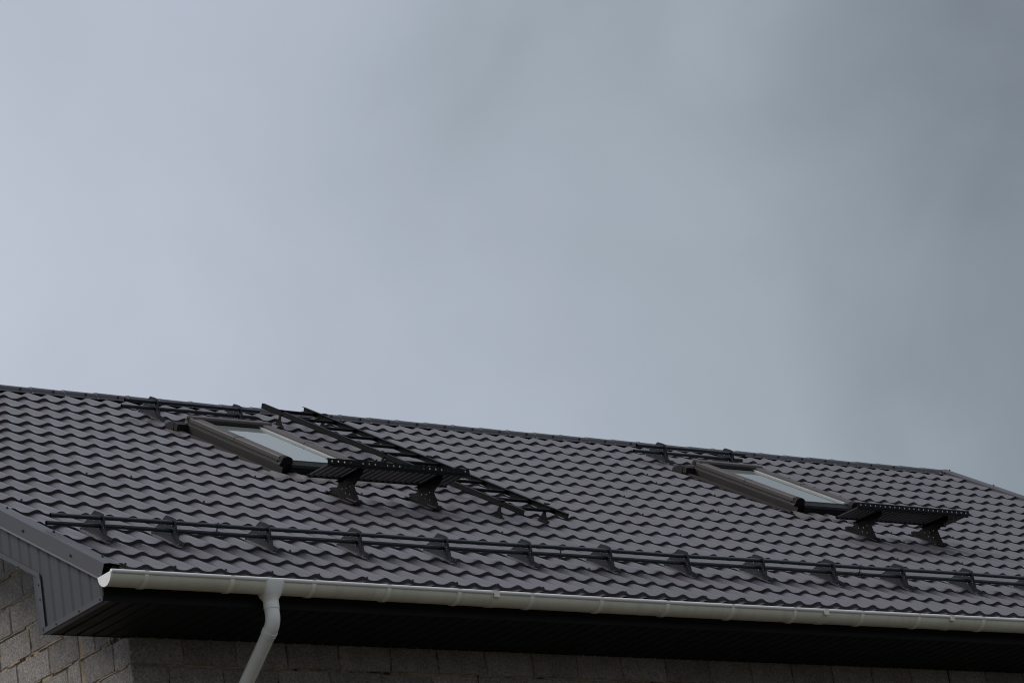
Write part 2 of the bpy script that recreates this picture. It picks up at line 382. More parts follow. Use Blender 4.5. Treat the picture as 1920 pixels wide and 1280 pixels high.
# --- roof body: deck under the metal on both slopes
deck = MB()
for sgn in (0, 1):
    def P(u, v, n):
        q = R2W(u, v, n)
        return (q.x, q.y if sgn == 0 else 2 * YR - q.y, q.z)
    a, b = UL + 0.03, UR - 0.03
    v0, v1, n0, n1 = 0.10, VR - 0.02, -0.15, -0.055
    deck.add([P(a, v0, n0), P(b, v0, n0), P(b, v1, n0), P(a, v1, n0), P(a, v0, n1), P(b, v0, n1), P(b, v1, n1), P(a, v1, n1)],
             [(0, 3, 2, 1), (4, 5, 6, 7), (0, 1, 5, 4), (1, 2, 6, 5), (2, 3, 7, 6), (3, 0, 4, 7)])
roof = part(deck, 'roof', 'underlay', house)
# far slope covering (never faces the camera)
bk = MB(); q = [R2W(UL, -0.03, -0.02), R2W(UR, -0.03, -0.02), R2W(UR, VR, -0.02), R2W(UL, VR, -0.02)]
bk.add([(p.x, 2 * YR - p.y, p.z) for p in q], [(0, 1, 2, 3)])
part(bk, 'rear_slope', 'tile_steel', roof)

# --- metal tiles
def hw(s): return (0.5 + 0.5 * math.cos(2 * PI * s)) ** 1.6          # 1 on the crest, 0 in the trough
def dhw(s):
    c = 0.5 + 0.5 * math.cos(2 * PI * s)
    return -1.6 * (max(c, 1e-9) ** 0.6) * PI * math.sin(2 * PI * s)
AMP, LIP = 0.0245, 0.0215
def surf(u, v):
    return -AMP * (1 - hw(u / WAVE)) - LIP * ((v / STEP) % 1.0)
def tile_geo(s0, s1, t0, t1, front=True, nseg=11):
    """tile patch in wave units s and step units t; local origin crest / front edge; returns verts, faces, normals per vert"""
    V = []; F = []; NN = []
    n = max(2, int(round(nseg * (s1 - s0))))
    for t in (t0, t1):
        for i in range(n + 1):
            s = s0 + (s1 - s0) * i / n
            V.append((s * WAVE, t * STEP, -AMP * (1 - hw(s)) - LIP * t)); NN.append(Vector((-AMP * dhw(s) / WAVE, LIP / STEP, 1)).normalized())
    for i in range(n): F.append((i, i + 1, n + 2 + i, n + 1 + i))
    if front:
        k = len(V)
        for d in (0, 1):
            for i in range(n + 1):
                s = s0 + (s1 - s0) * i / n
                V.append((s * WAVE, 0.004 * d, -AMP * (1 - hw(s)) - (LIP + 0.003) * d)); NN.append(Vector((-0.25 * AMP * dhw(s) / WAVE, -1, -0.12)).normalized())
        for i in range(n): F.append((k + n + 1 + i, k + n + 2 + i, k + i + 1, k + i))
    return V, F, NN
def tile_mesh(name, V, F, NN):
    me = bpy.data.meshes.new(name); me.from_pydata(V, [], F); me.materials.append(MATS['tile_steel'])
    for p in me.polygons: p.use_smooth = True
    me.normals_split_custom_set_from_vertices(NN); me.update()
    return me
# openings left for the roof windows (u0, u1, v0, v1)
WIN = [(3.37, 4.15, 3.37, 4.80), (8.63, 9.41, 3.37, 4.80)]
HOLES = [(a - 0.075, b + 0.05, c, d + 0.06) for a, b, c, d in WIN]
def split(rect, hole):
    """rect minus hole -> rects"""
    a, b, c, d = rect; A, B, Cc, D = hole
    if b <= A or a >= B or d <= Cc or c >= D: return [rect]
    r = []
    if a < A: r.append((a, A, c, d))
    if b > B: r.append((B, b, c, d))
    m0, m1 = max(a, A), min(b, B)
    if c < Cc: r.append((m0, m1, c, Cc))
    if d > D: r.append((m0, m1, D, d))
    return r
whole = tile_mesh('roof_tile', *tile_geo(-0.5, 0.5, 0, 1))
eye = co.matrix_world.translation
cells = []
for r in range(0, 18):
    v0 = r * STEP; v1 = min((r + 1) * STEP, VR - 0.135)  # tiles cut short; black underlay left showing as the shade under the ridge caps
    if v1 <= v0: continue
    for j in range(0, 72):
        a, b = (j - 0.5) * WAVE, (j + 0.5) * WAVE
        a = max(a, -0.06); b = min(b, UR - 0.05)
        if b - a < 0.02: continue
        rects = [(a, b, v0, v1)]
        for h in HOLES: rects = [q for x in rects for q in split(x, h)]
        cells.append((r, j, rects))
inv = co.matrix_world.inverted()
def visible(P):
    q = inv @ P; x, y = q.x / -q.z * 6490.8, q.y / -q.z * 6490.8
    return abs(x) < 985 and abs(y) < 660
vis = sorted([((R2W(j * WAVE, r * STEP, 0) - eye).length, r, j) for r, j, _ in cells if visible(R2W(j * WAVE, r * STEP, 0))])
single = set((r, j) for _, r, j in vis[:296])
rv, rf, rn = [], [], []
def accumulate(V, F, NN, off):
    k = len(rv); rot = Matrix.Rotation(PITCH, 3, 'X')
    for v, n in zip(V, NN): rv.append(tuple(rot @ Vector(v) + off)); rn.append(rot @ n)
    rf.extend(tuple(i + k for i in f) for f in F)
for r, j, rects in cells:
    for (a, b, c, d) in rects:
        u0, v0 = j * WAVE, r * STEP
        full = abs((b - a) - WAVE) < 1e-4 and abs((d - c) - STEP) < 1e-4
        tl = (random.gauss(0, 0.0022), random.gauss(0, 0.0022))
        if (r, j) in single:
            me = whole if full else tile_mesh('roof_tile', *tile_geo((a - u0) / WAVE, (b - u0) / WAVE, (c - v0) / STEP, (d - v0) / STEP, abs(c - v0) < 1e-4))
            link('roof_tile', me, roof, R2W(u0, v0, 0), (PITCH + tl[0], tl[1], 0))
        else:
            V, F, NN = tile_geo((a - u0) / WAVE, (b - u0) / WAVE, (c - v0) / STEP, (d - v0) / STEP, abs(c - v0) < 1e-4)
            wob = Matrix.Rotation(tl[0], 3, 'X') @ Matrix.Rotation(tl[1], 3, 'Y')
            accumulate([wob @ Vector(v) for v in V], F, [wob @ n for n in NN], R2W(u0, v0, 0))
# sheet ends below the lowest step
for j in range(0, 71):
    V = []; F = []; NN = []; n = 11
    for t, z in ((0.003, -LIP - 0.001), (-0.042, -LIP - 0.006)):
        for i in range(n + 1):
            s = -0.5 + i / n
            V.append((s * WAVE, t, -AMP * (1 - hw(s)) + z)); NN.append(Vector((-AMP * dhw(s) / WAVE, 0, 1)).normalized())
    for i in range(n): F.append((n + 1 + i, n + 2 + i, i + 1, i))
    accumulate(V, F, NN, R2W(j * WAVE, 0, 0))
tag(link('roof_tiles', tile_mesh('roof_tiles', rv, rf, rn), roof), kind='stuff')

# --- screws in the lowest course and in the verge trim
def screw_mesh():
    m = MB()
    m.tube([(0, 0, 0), (0, 0, 0.003)], 0.011, 10); m.tube([(0, 0, 0.003), (0, 0, 0.011)], 0.0065, 6)
    return m.mesh('screw', 'screw_paint')
scr = screw_mesh()
scg = scr.copy(); scg.transform(Matrix.Scale(0.65, 4)); scg.materials[0] = MATS['trim_steel']
x = 0.5
while x < 70:
    u = x * WAVE; v = random.uniform(0.07, 0.10)
    link('screw', scr, roof, R2W(u, v, surf(u, v)), (PITCH, 0, 0)); x += 2
for _ in range(46):
    u = (random.randint(1, 68) + 0.5) * WAVE; v = random.randint(2, 15) * STEP - 0.06 + 0.09
    if any(a - 0.1 < u < b + 0.1 and c - 0.3 < v < d + 0.1 for a, b, c, d in WIN): continue
    link('screw', scr, roof, R2W(u, v, surf(u, v)), (PITCH, 0, 0))

# --- verge trims
def slope_part(mb, name, m, parent, smooth=False):
    """mesh given in roof coordinates (u, v, n)"""
    mb.v = [tuple(R2W(*p)) for p in mb.v]
    return part(mb, name, m, parent, smooth)
vt = MB()
prof = [(UL + 0.118, -0.030), (UL + 0.120, 0.002), (UL + 0.052, 0.006), (UL + 0.05, 0.010), (UL, 0.004), (UL - 0.002, -0.092), (UL - 0.014, -0.098), (UL - 0.013, -0.101), (UL + 0.001, -0.095), (UL + 0.003, 0.001), (UL + 0.049, 0.007), (UL + 0.117, -0.001), (UL + 0.115, -0.030)]
vt.prism(prof, 1, -0.055, VR - 0.02)
trim = slope_part(vt, 'verge_trim', 'trim_steel', house)
for v in [0.12 + 0.62 * k for k in range(10)]:
    link('screw', scr, trim, R2W(UL + 0.09, v, 0.004), (PITCH, 0, 0))
    link('screw', scr, trim, R2W(UL, v + 0.22, -0.05), (PITCH, -PI / 2, 0))
vt = MB()
prof = [(UR - 0.10, -0.03), (UR - 0.10, 0.006), (UR - 0.05, 0.010), (UR, 0.016), (UR + 0.002, -0.09), (UR - 0.001, -0.09), (UR - 0.003, 0.012), (UR - 0.05, 0.007), (UR - 0.097, 0.003), (UR - 0.097, -0.03)]
vt.prism(prof, 1, -0.055, VR - 0.01)
trim2 = slope_part(vt, 'verge_trim', 'ridge_steel', house)
for v in [0.3 + 0.62 * k for k in range(10)]: link('screw', scr, trim2, R2W(UR - 0.06, v, 0.025), (PITCH, 0, 0))

# --- boxed gable end: profiled upright boards with cover strips
BX = UL + 0.012                                             # outer face of the boards
tn = sn / cs
top_of = lambda y: ZE + y * tn - 0.085
low_of = lambda y: ZE + ZS if y < 0.735 else ZE + y * tn - 0.345
barge = MB()                                                # backing frame behind the boards
barge.prism([(0.05, ZE + ZS + 0.02), (0.70, ZE + ZS + 0.02), (0.70, low_of(0.75) + 0.01), (YR, low_of(YR) + 0.02), (YR, top_of(YR) - 0.02), (0.05, top_of(0.05) - 0.02)], 0, BX + 0.016, BX + 0.04)
cladding = part(barge, 'gable_cladding', 'underlay', house)
y = 0.026; BW = 0.1115
while y < YR - 0.02:
    y1 = min(y + BW, YR)
    b = MB()
    zz = lambda yy, lo: (low_of(yy) if lo else top_of(yy))
    ribs = [(y, 0.010), (y + 0.004, 0.010), (y + 0.026, 0.0), (y1 - 0.006, 0.0), (y1 - 0.002, 0.008), (y1, 0.010)]
    cut = 0.735 if y < 0.735 < y1 else None
    rs = []
    for lo in (True, False):
        rs.append([(BX + d, yy, zz(0.72 if (cut and lo) else yy, lo)) for yy, d in ribs])
    b.rings(rs, False, False, closed=False)
    part(b, 'board', 'board_steel', cladding)
    y = y1
# cover strips
st = MB(); e0 = BX - 0.006
st.prism([(0.020, ZE + ZS - 0.006), (0.752, ZE + ZS - 0.006), (0.752, ZE + ZS + 0.032), (0.020, ZE + ZS + 0.032)], 0, e0, e0 + 0.004)
st.box((e0, 0.020, ZE + ZS - 0.006), (e0 + 0.05, 0.752, ZE + ZS - 0.003))
part(st, 'bottom_strip', 'trim_steel', cladding)
st = MB(); st.box((e0 - 0.002, 0.708, ZE + ZS + 0.0325), (e0 + 0.003, 0.752, low_of(0.752) + 0.01)); st.box((e0, 0.749, ZE + ZS + 0.033), (e0 + 0.05, 0.752, low_of(0.752) - 0.002))
part(st, 'upright_strip', 'trim_steel', cladding)
st = MB(); st.prism([(0.712, low_of(0.752) - 0.012), (YR, low_of(YR) - 0.006), (YR, low_of(YR) + 0.034), (0.712, low_of(0.752) + 0.022)], 0, e0 - 0.004, e0)
part(st, 'sloping_strip', 'trim_steel', cladding)
rot_l = (0, -PI / 2, 0)
for (yy, z) in [(0.05, ZS + 0.014), (0.30, ZS + 0.014), (0.58, ZS + 0.014), (0.735, ZS + 0.02)]: link('screw', scg, cladding, (e0, yy, ZE + z), rot_l, )
for (yy, z) in [(0.735, -0.02), (0.735, 0.075)]: link('screw', scg, cladding, (e0 - 0.002, yy, ZE + z), rot_l)
for yy in (0.95, 1.35, 1.75, 2.15): link('screw', scg, cladding, (e0 - 0.004, yy, low_of(yy) + 0.014), rot_l)
# far gable boxing, plain
fg = MB(); fg.prism([(0.03, ZE + ZS), (0.74, ZE + ZS), (0.74, low_of(0.75)), (YR, low_of(YR)), (2 * YR - 0.03, ZE + ZS), (2 * YR - 0.03, ZE - 0.1), (YR, top_of(YR)), (0.03, top_of(0.03))], 0, UR - 0.03, UR - 0.012)
part(fg, 'gable_cladding', 'board_steel', house)
ng = MB(); ng.prism([(YR, low_of(YR)), (2 * YR - 0.03, ZE + ZS), (2 * YR - 0.03, ZE - 0.1), (YR, top_of(YR))], 0, BX, BX + 0.02)
part(ng, 'gable_cladding', 'board_steel', house)

# --- eaves box: fascia and soffit boards
fa = MB(); fa.box((UL + 0.02, 0.030, ZE + ZS + 0.034), (UR - 0.03, 0.05, ZE - 0.055)); fa.box((UL + 0.016, 0.020, ZE + ZS - 0.002), (UR - 0.03, 0.026, ZE + ZS + 0.034)); fa.box((UL + 0.02, 0.0265, ZE + ZS + 0.004), (UR - 0.03, 0.06, ZE + ZS + 0.0335))
fascia = part(fa, 'fascia', 'soffit_steel', house)
sf = MB(); sf.box((UL + 0.03, 0.061, ZE + ZS + 0.016), (UR - 0.03, YW0 - 0.005, ZE + ZS + 0.03))
sf.box((UL + 0.03, YW0 - 0.018, ZE + ZS - 0.004), (XW0 - 0.004, YW0 - 0.012, ZE + ZS + 0.0155))
soffit = part(sf, 'soffit', 'underlay', house)
SB = 0.1115; sb = MB()
zz = ZE + ZS
sb.rings([[(0, yy, 0.012), (0.004, yy, 0.012), (0.014, yy, 0.0), (SB - 0.012, yy, 0.0), (SB - 0.004, yy, 0.012), (SB, yy, 0.012)] for yy in (0.028, YW0 - 0.02)], False, False, closed=False)
sbm = sb.mesh('soffit_board', 'soffit_steel')
x = UL + 0.03
while x < UR - 0.14: link('soffit_board', sbm, soffit, (x, 0, zz)); x += SB
eb = MB(); eb.box((UL + 0.02, 2 * YR - YW0, ZE + ZS), (UR - 0.03, 2 * YR - 0.03, ZE + ZS + 0.02)); eb.box((UL + 0.02, 2 * YR - 0.03, ZE + ZS), (UR - 0.03, 2 * YR - 0.012, ZE - 0.06))
part(eb, 'rear_eaves_box', 'soffit_steel', house)

# --- ridge: half-round caps with collars
RY, RZ, RR = VR * cs, ZE + VR * sn - 0.055, 0.060
def ridge_mesh():
    m = MB(); L = 0.302
    prof = [(0.0, RR), (L - 0.028, RR - 0.004), (L - 0.026, RR + 0.001), (L - 0.012, RR + 0.003), (L, RR + 0.001)]
    rs = []
    for x, r in prof:
        ring = [(x, -r - 0.016, -0.016), (x, -r - 0.013, -0.014)] + [(x, -r * math.cos(PI * k / 12), r * math.sin(PI * k / 12)) for k in range(13)] + [(x, r + 0.013, -0.014), (x, r + 0.016, -0.016)]
        rs.append(ring)
    m.rings(rs, False, False, closed=False)
    return m.mesh('ridge_cap', 'ridge_steel', True, 50)
rm = ridge_mesh()
rb = MB(); rb.tube([(UL + 0.02, RY, RZ - 0.005), (UR - 0.02, RY, RZ - 0.005)], 0.05, 16)
ridge = part(rb, 'ridge', 'underlay', house, True)
x = 2.334 - 0.302 * 8 - 0.276
while x < UR - 0.2:
    if x > UL - 0.05:
        link('ridge_cap', rm, ridge, (x, RY, RZ + random.uniform(-0.002, 0.002)), (random.gauss(0, 0.01), random.gauss(0, 0.002), random.gauss(0, 0.002)))
    x += 0.302
endx = x
def end_cap(x0, x1):
    m = MB(); r = RR + 0.002
    m.rings([[(xx, RY - r * k * math.cos(PI * i / 10), RZ + r * k * math.sin(PI * i / 10)) for i in range(11)] for xx, k in ((x0, 1.0), (x1, 0.98), (x1 + 0.001, 0.02))], False, False, closed=False)
    return m
part(end_cap(endx, UR), 'ridge_end', 'ridge_steel', ridge, True)
fo = MB()
for k in range(6):                                            # crumpled sealing foil at the far end of the ridge
    p = Vector((UR - 0.22 + 0.022 * k, RY - 0.075 - random.uniform(0, 0.02), RZ + random.uniform(-0.015, 0.03)))
    a = [p + Vector((random.uniform(-0.012, 0.012), random.uniform(-0.008, 0.008), random.uniform(-0.008, 0.008))) for _ in range(4)]
    fo.add(a, [(0, 1, 2), (0, 2, 3), (0, 3, 1), (1, 3, 2)])
part(fo, 'sealing_foil', 'foil', ridge)
for k in range(40):                                          # ridge screws
    xx = 0.3 + 0.302 * k + 0.12
    link('screw', scr, ridge, (xx, RY - RR + 0.006, RZ + 0.022), (1.1, 0, 0))

# --- roof windows
def roof_window(W, label):
    a, b, c, d = W; w_, L = b - a, d - c
    lowp = [(0, -0.05), (0, 0.000), (0.010, 0.002), (0.010, 0.010), (0.002, 0.012), (0.001, 0.036), (0.006, 0.048), (0.016, 0.053), (0.034, 0.054), (0.034, -0.05)]
    upp = [(0.026, 0.050), (0.026, 0.060), (0.016, 0.062), (0.016, 0.088), (0.022, 0.095), (0.060, 0.099), (0.104, 0.097), (0.112, 0.092), (0.116, 0.06), (0.116, -0.05), (0.036, -0.05), (0.036, 0.050)]
    fr = MB()
    for pp in (upp, [(w_ - p, n) for p, n in upp]): fr.prism(pp, 1, 0.075, L - 0.03)
    win = part(fr, 'roof_window', 'window_cover', house, True, R2W(a, c, 0), (PITCH, 0, 0), 28)
    for s in (0, 1):
        fr = MB(); fr.prism([(w_ - p, n) for p, n in lowp] if s else lowp, 1, 0.03, L - 0.03)
        part(fr, 'side_rail', 'window_rail', win, True, angle=28)
    win['label'] = label
    for s in (0, 1):
        m = MB(); pr = [(0.003, 0.0475), (0.007, 0.0535), (0.0255, 0.0550), (0.0255, 0.0605), (0.006, 0.0605)]; pr = [(w_ - p, n) for p, n in pr] if s else pr
        m.prism(pr, 1, 0.078, L - 0.05); part(m, 'groove_shade', 'window_black', win)  # black strips laid in the grooves as their painted shade
    m = MB(); m.prism([(L - 0.10, 0.05), (L - 0.10, 0.098), (L - 0.085, 0.112), (L - 0.02, 0.112), (L + 0.0, 0.098), (L + 0.02, 0.06), (L + 0.02, -0.05), (L - 0.09, -0.05)], 0, 0.02, w_ - 0.02)
    part(m, 'top_cover', 'window_cover', win, True, angle=28)
    for s in (0, 1):                                          # collars where top and side covers meet
        m = MB(); pr = [(-0.004 + p * 1.0, n + 0.005) for p, n in [(0, -0.05), (0.0, 0.04), (0.016, 0.058), (0.018, 0.088), (0.05, 0.099), (0.098, 0.098), (0.116, 0.090)]] + [(0.12, -0.05), (-0.004, -0.05)]
        pr = [(w_ - p, n) for p, n in pr] if s else pr
        m.prism(pr, 1, L - 0.045, L - 0.012); part(m, 'corner_collar', 'window_black' if not s else 'window_cover', win, True, angle=28)
    for s in (0, 1):                                          # joints half way up the side covers
        m = MB(); pr = [(p + (0.001 if p > 0.06 else -0.001), n + 0.002) for p, n in upp[2:9]]; pr += [(0.1, 0.07), (0.05, 0.07)]
        pr = [(w_ - p, n) for p, n in pr] if s else pr
        m.prism(pr, 1, L * 0.5, L * 0.5 + 0.005); part(m, 'cover_joint', 'window_black', win)
    m = MB(); m.prism([(0.0, -0.05), (0.0, 0.03), (0.012, 0.048), (0.075, 0.062), (0.095, 0.062), (0.095, -0.05)], 0, 0.10, w_ - 0.10)
    m.box((0.09, -0.012, -0.03), (w_ - 0.09, 0.0, 0.012))
    part(m, 'bottom_rail', 'window_black', win)
    for s in (0, 1):
        m = MB(); pr = []
        r0 = 0.058
        for k in range(9):
            t = PI * k / 8; pr.append((0.067 - 0.050 * math.cos(t) ** 3 * 0.3 - 0.035 * math.cos(t), 0.070 + 0.034 * math.sin(t) ** 0.6))
        pr = [(0.016, 0.0)] + pr + [(0.118, 0.0)]
        pr = [(w_ - p, n) for p, n in pr] if s else pr
        m.prism(pr, 1, 0.030, 0.078); part(m, 'end_cap', 'window_black', win, True, angle=35)
    m = MB(); m.box((0.114, 0.09, 0.062), (w_ - 0.114, L - 0.08, 0.070)); part(m, 'glass_pane', 'window_glass', win)
    m = MB()                                                  # sash edge round the pane; right side pale as its painted sky reflection
    m.box((w_ - 0.150, 0.095, 0.0705), (w_ - 0.1165, L - 0.1, 0.079)); part(m, 'sash_edge', 'sash_reflection', win)
    m = MB(); m.box((0.1165, 0.095, 0.0705), (0.135, L - 0.1, 0.077)); m.box((0.1355, L - 0.13, 0.0705), (w_ - 0.151, L - 0.1, 0.080)); part(m, 'sash_edge', 'window_black', win)
    m = MB()                                                  # side flashings
    for s in (0, 1):
        q = [(-0.085, -0.018), (-0.083, -0.006), (-0.06, -0.004), (-0.012, -0.028), (-0.001, -0.028), (-0.001, 0.03), (-0.004, 0.03), (-0.004, -0.031), (-0.014, -0.031), (-0.085, -0.03)]
        q = [(w_ - p, n) for p, n in q] if s else q
        m = MB(); m.prism(q, 1, -0.03, L + 0.09)
        part(m, 'flashing', 'window_flashing', win)
    m = MB(); m.prism([(L - 0.02, -0.03), (L - 0.02, 0.035), (L + 0.02, 0.045), (L + 0.11, 0.0), (L + 0.11, -0.03)], 0, -0.10, w_ + 0.07)
    part(m, 'top_flashing', 'window_flashing', win)
    m = MB(); m.box((-0.10, L - 0.075, -0.01), (-0.004, L - 0.03, 0.042)); part(m, 'flashing_corner', 'window_flashing', win)
    # crinkled lead apron dressed over the waves below
    m = MB(); NU, NV = 150, 8; rs = []
    rnd = random.Random(int(a * 100))
    for j in range(NV + 1):
        vv = -0.235 + 0.235 * j / NV; row = []
        for i in range(NU + 1):
            uu = -0.20 + (w_ + 0.36) * i / NU
            h = surf(a + uu, max(c + vv, 3.1501)) + 0.008
            k = noise.noise(Vector((uu * 30 + a, vv * 9, 1.3))) * 0.007 + noise.noise(Vector((uu * 75, vv * 20, a))) * 0.003
            edge = 0.0 if j else -0.013
            row.append((uu, vv + (noise.noise(Vector((uu * 12, 0, a))) * 0.012 if j == 0 else 0), h + max(-0.005, k) + edge))
        rs.append(row)
    m.rings(rs, False, False, closed=False); part(m, 'apron', 'apron_lead', win, True)
    return win
roof_window(WIN[0], 'roof window nearer the left verge, beside the roof ladder')
roof_window(WIN[1], 'farther roof window towards the right end of the roof')

# ------------------------------------------------------------------ rain gutter and downpipe
GY, GZ, GR = -0.072, ZE - 0.110, 0.074
GX0, GX1 = -0.172, UR + 0.02
gut = thing('rain_gutter', 'cream half-round plastic rain gutter running along the eave', 'gutter', (GX0, GY, GZ))
def sag(x): return 0.006 * math.cos(2 * PI * (x - GX0) / 9.5)
def half(r, x, n=20, a0=0.0, a1=PI):
    return [(x, -r * math.cos(a0 + (a1 - a0) * k / n), -r * math.sin(a0 + (a1 - a0) * k / n)) for k in range(n + 1)]
XS = [0.0 + (GX1 - GX0) * k / 44 for k in range(45)]
m = MB(); rs = []
for x in XS:
    z = sag(x + GX0)
    ring = half(GR, x) + half(GR - 0.004, x)[::-1]
    rs.append([(p[0], p[1], p[2] + z) for p in ring])
m.rings(rs, True, True); part(m, 'trough', 'gutter_plastic', gut, True, angle=50)
m = MB(); m.add([(x, y, -0.028 + sag(x + GX0) + random.uniform(-0.004, 0.004)) for x in XS for y in (-GR + 0.010, 0.0, GR - 0.010)], [(i * 3 + k, i * 3 + k + 1, i * 3 + k + 4, i * 3 + k + 3) for i in range(len(XS) - 1) for k in range(2)]); part(m, 'bounce_sheet', 'bounce_damper', gut, True)  # added dark sheet in the trough, keeps bounced light off the tile edge
m = MB(); m.tube([(x, -GR + 0.001, sag(x + GX0) + 0.0005) for x in XS], 0.0135, 16); part(m, 'front_bead', 'bead_highlight', gut, True)
m = MB(); z = sag(GX0); r = GR + 0.003
for x0, x1 in ((-0.006, 0.010),):
    ring0 = half(r, x0) ; ring1 = half(r, x1)
    m.rings([ring0, ring1], True, True)
m.tube([(-0.0065, -0.02, -0.03), (0.0, -0.02, -0.03)], 0.012, 12)
m.v = [(a, b, c + z) for a, b, c in m.v]
part(m, 'end_cap', 'cap_plastic', gut, True, angle=40)
def strap(x, wd, rr, name, mt, lip):
    m = MB(); r = GR + rr
    ring = lambda xx: half(r, xx, 18, -0.05, PI) + half(GR + 0.0006, xx, 18, -0.05, PI)[::-1]
    m.rings([ring(-wd / 2), ring(wd / 2)], True, True)
    m.box((-wd / 2, -GR - 0.012, -0.004), (wd / 2, -GR + 0.014, 0.0105))                    # hook over the bead
    if lip: m.box((-wd * 0.35, -GR - 0.018, -0.034), (wd * 0.35, -GR - 0.0115, 0.011))       # locking clip
    else: m.box((-wd / 2, GR - 0.004, -0.012), (wd / 2, GR + 0.028, 0.052))                  # back plate on the fascia
    return part(m, name, mt, gut, True, (x - GX0, 0, sag(x)), angle=35)
for x in (0.08, 0.71, 1.33, 1.92, 2.49, 3.10, 3.70, 4.29, 4.89, 5.48, 6.14, 6.71, 7.38, 8.0, 8.6, 9.2, 9.8, 10.4, 11.0, 11.6, 12.2, 12.7): strap(x, 0.030, 0.006, 'bracket', 'strap_plastic', False)
for x in (2.79, 5.77, 7.04, 10.0): strap(x, 0.062, 0.004, 'joint', 'gutter_plastic', True)

FX = 1.032
dp = thing('downpipe', 'cream plastic downpipe with funnel outlet and bent neck under the gutter', 'downpipe', (FX, 0.69, 0))
D = lambda p: (p[0] - FX, p[1] - 0.69, p[2])
def circ(cy, cz, r, n=28, dy=0.0): return [(FX + r * math.cos(2 * PI * k / n), cy + r * math.sin(2 * PI * k / n), cz) for k in range(n)]
def rrect(hx, y0, y1, z, n=28):
    out = []
    for k in range(n):
        a = 2 * PI * k / n; cx, sy = math.cos(a), math.sin(a)
        p = 5.0
        ex = (abs(cx) ** p + abs(sy) ** p) ** (-1 / p)
        out.append((FX + hx * cx * ex, (y0 + y1) / 2 + (y1 - y0) / 2 * sy * ex, z))
    return out
zf = GZ + sag(FX)
m = MB()
rs = [rrect(0.082, GY - GR - 0.015, GY + GR + 0.006, zf + 0.001), rrect(0.082, GY - GR - 0.015, GY + GR + 0.006, zf - 0.012), rrect(0.056, GY - 0.062, GY + 0.058, zf - 0.088), circ(GY, zf - 0.112, 0.051), circ(GY, zf - 0.135, 0.0495)]
m.rings([[D(p) for p in r] for r in rs], False, False); part(m, 'funnel', 'pipe_plastic', dp, True, angle=60)
pts = []
c0 = Vector((FX, GY, zf - 0.12)); dirp = Vector((0, 0.80, -0.60)).normalized()
# neck: straight, bend, straight
pts = [c0, c0 + Vector((0, 0, -0.085))]
bend = pts[-1]; r_b = 0.115; th = math.acos(-dirp.z)
cen = bend + Vector((0, r_b, 0))
for k in range(1, 11):
    t = th * k / 10; pts.append(cen + Vector((0, -r_b * math.cos(t), -r_b * math.sin(t))))
pts.append(pts[-1] + dirp * 0.035)
m = MB(); m.tube([D(p) for p in pts], 0.0475, 28); m.tube([D(pts[0] + Vector((0, 0, -0.012))), D(pts[0] + Vector((0, 0, -0.05)))], 0.0505, 28)
m.tube([D(pts[-2]), D(pts[-1])], 0.0505, 28)
part(m, 'elbow', 'pipe_plastic', dp, True)
s0 = pts[-1] - dirp * 0.02; tl = (0.675 - s0.y) / dirp.y; s1 = s0 + dirp * tl
m = MB(); m.tube([D(s0), D(s1)], 0.0462, 28); part(m, 'sloping_pipe', 'pipe_plastic', dp, True)
r_b = 0.115; th = math.acos(-dirp.z); lp = [s1 - dirp * 0.04]
nrm = Vector((0, -dirp.z, dirp.y)); cen = s1 - Vector((0, -dirp.z, dirp.y)) * 0 + Vector((0, dirp.z, -dirp.y)) * r_b
for k in range(0, 9):
    t = th * (1 - k / 8); lp.append(cen + Vector((0, r_b * math.sin(t) * 0 + r_b * math.cos(t), r_b * math.sin(t))))
yv = lp[-1].y
m = MB(); m.tube([D(p) for p in lp] + [D((FX, yv, lp[-1].z - 0.06))], 0.0495, 28); part(m, 'lower_elbow', 'pipe_plastic', dp, True)
m = MB(); m.tube([D((FX, yv, lp[-1].z - 0.05)), D((FX, yv, 0.0))], 0.046, 24); part(m, 'upright_pipe', 'pipe_plastic', dp, True)
for zc in (5.6, 3.6, 1.6):
    m = MB(); m.tube([D((FX, yv, zc)), D((FX, yv, zc + 0.035))], 0.051, 24); m.box(D((FX - 0.012, yv + 0.04, zc)), D((FX + 0.012, YW0 + 0.01, zc + 0.03))); part(m, 'clamp', 'strap_plastic', dp, True)

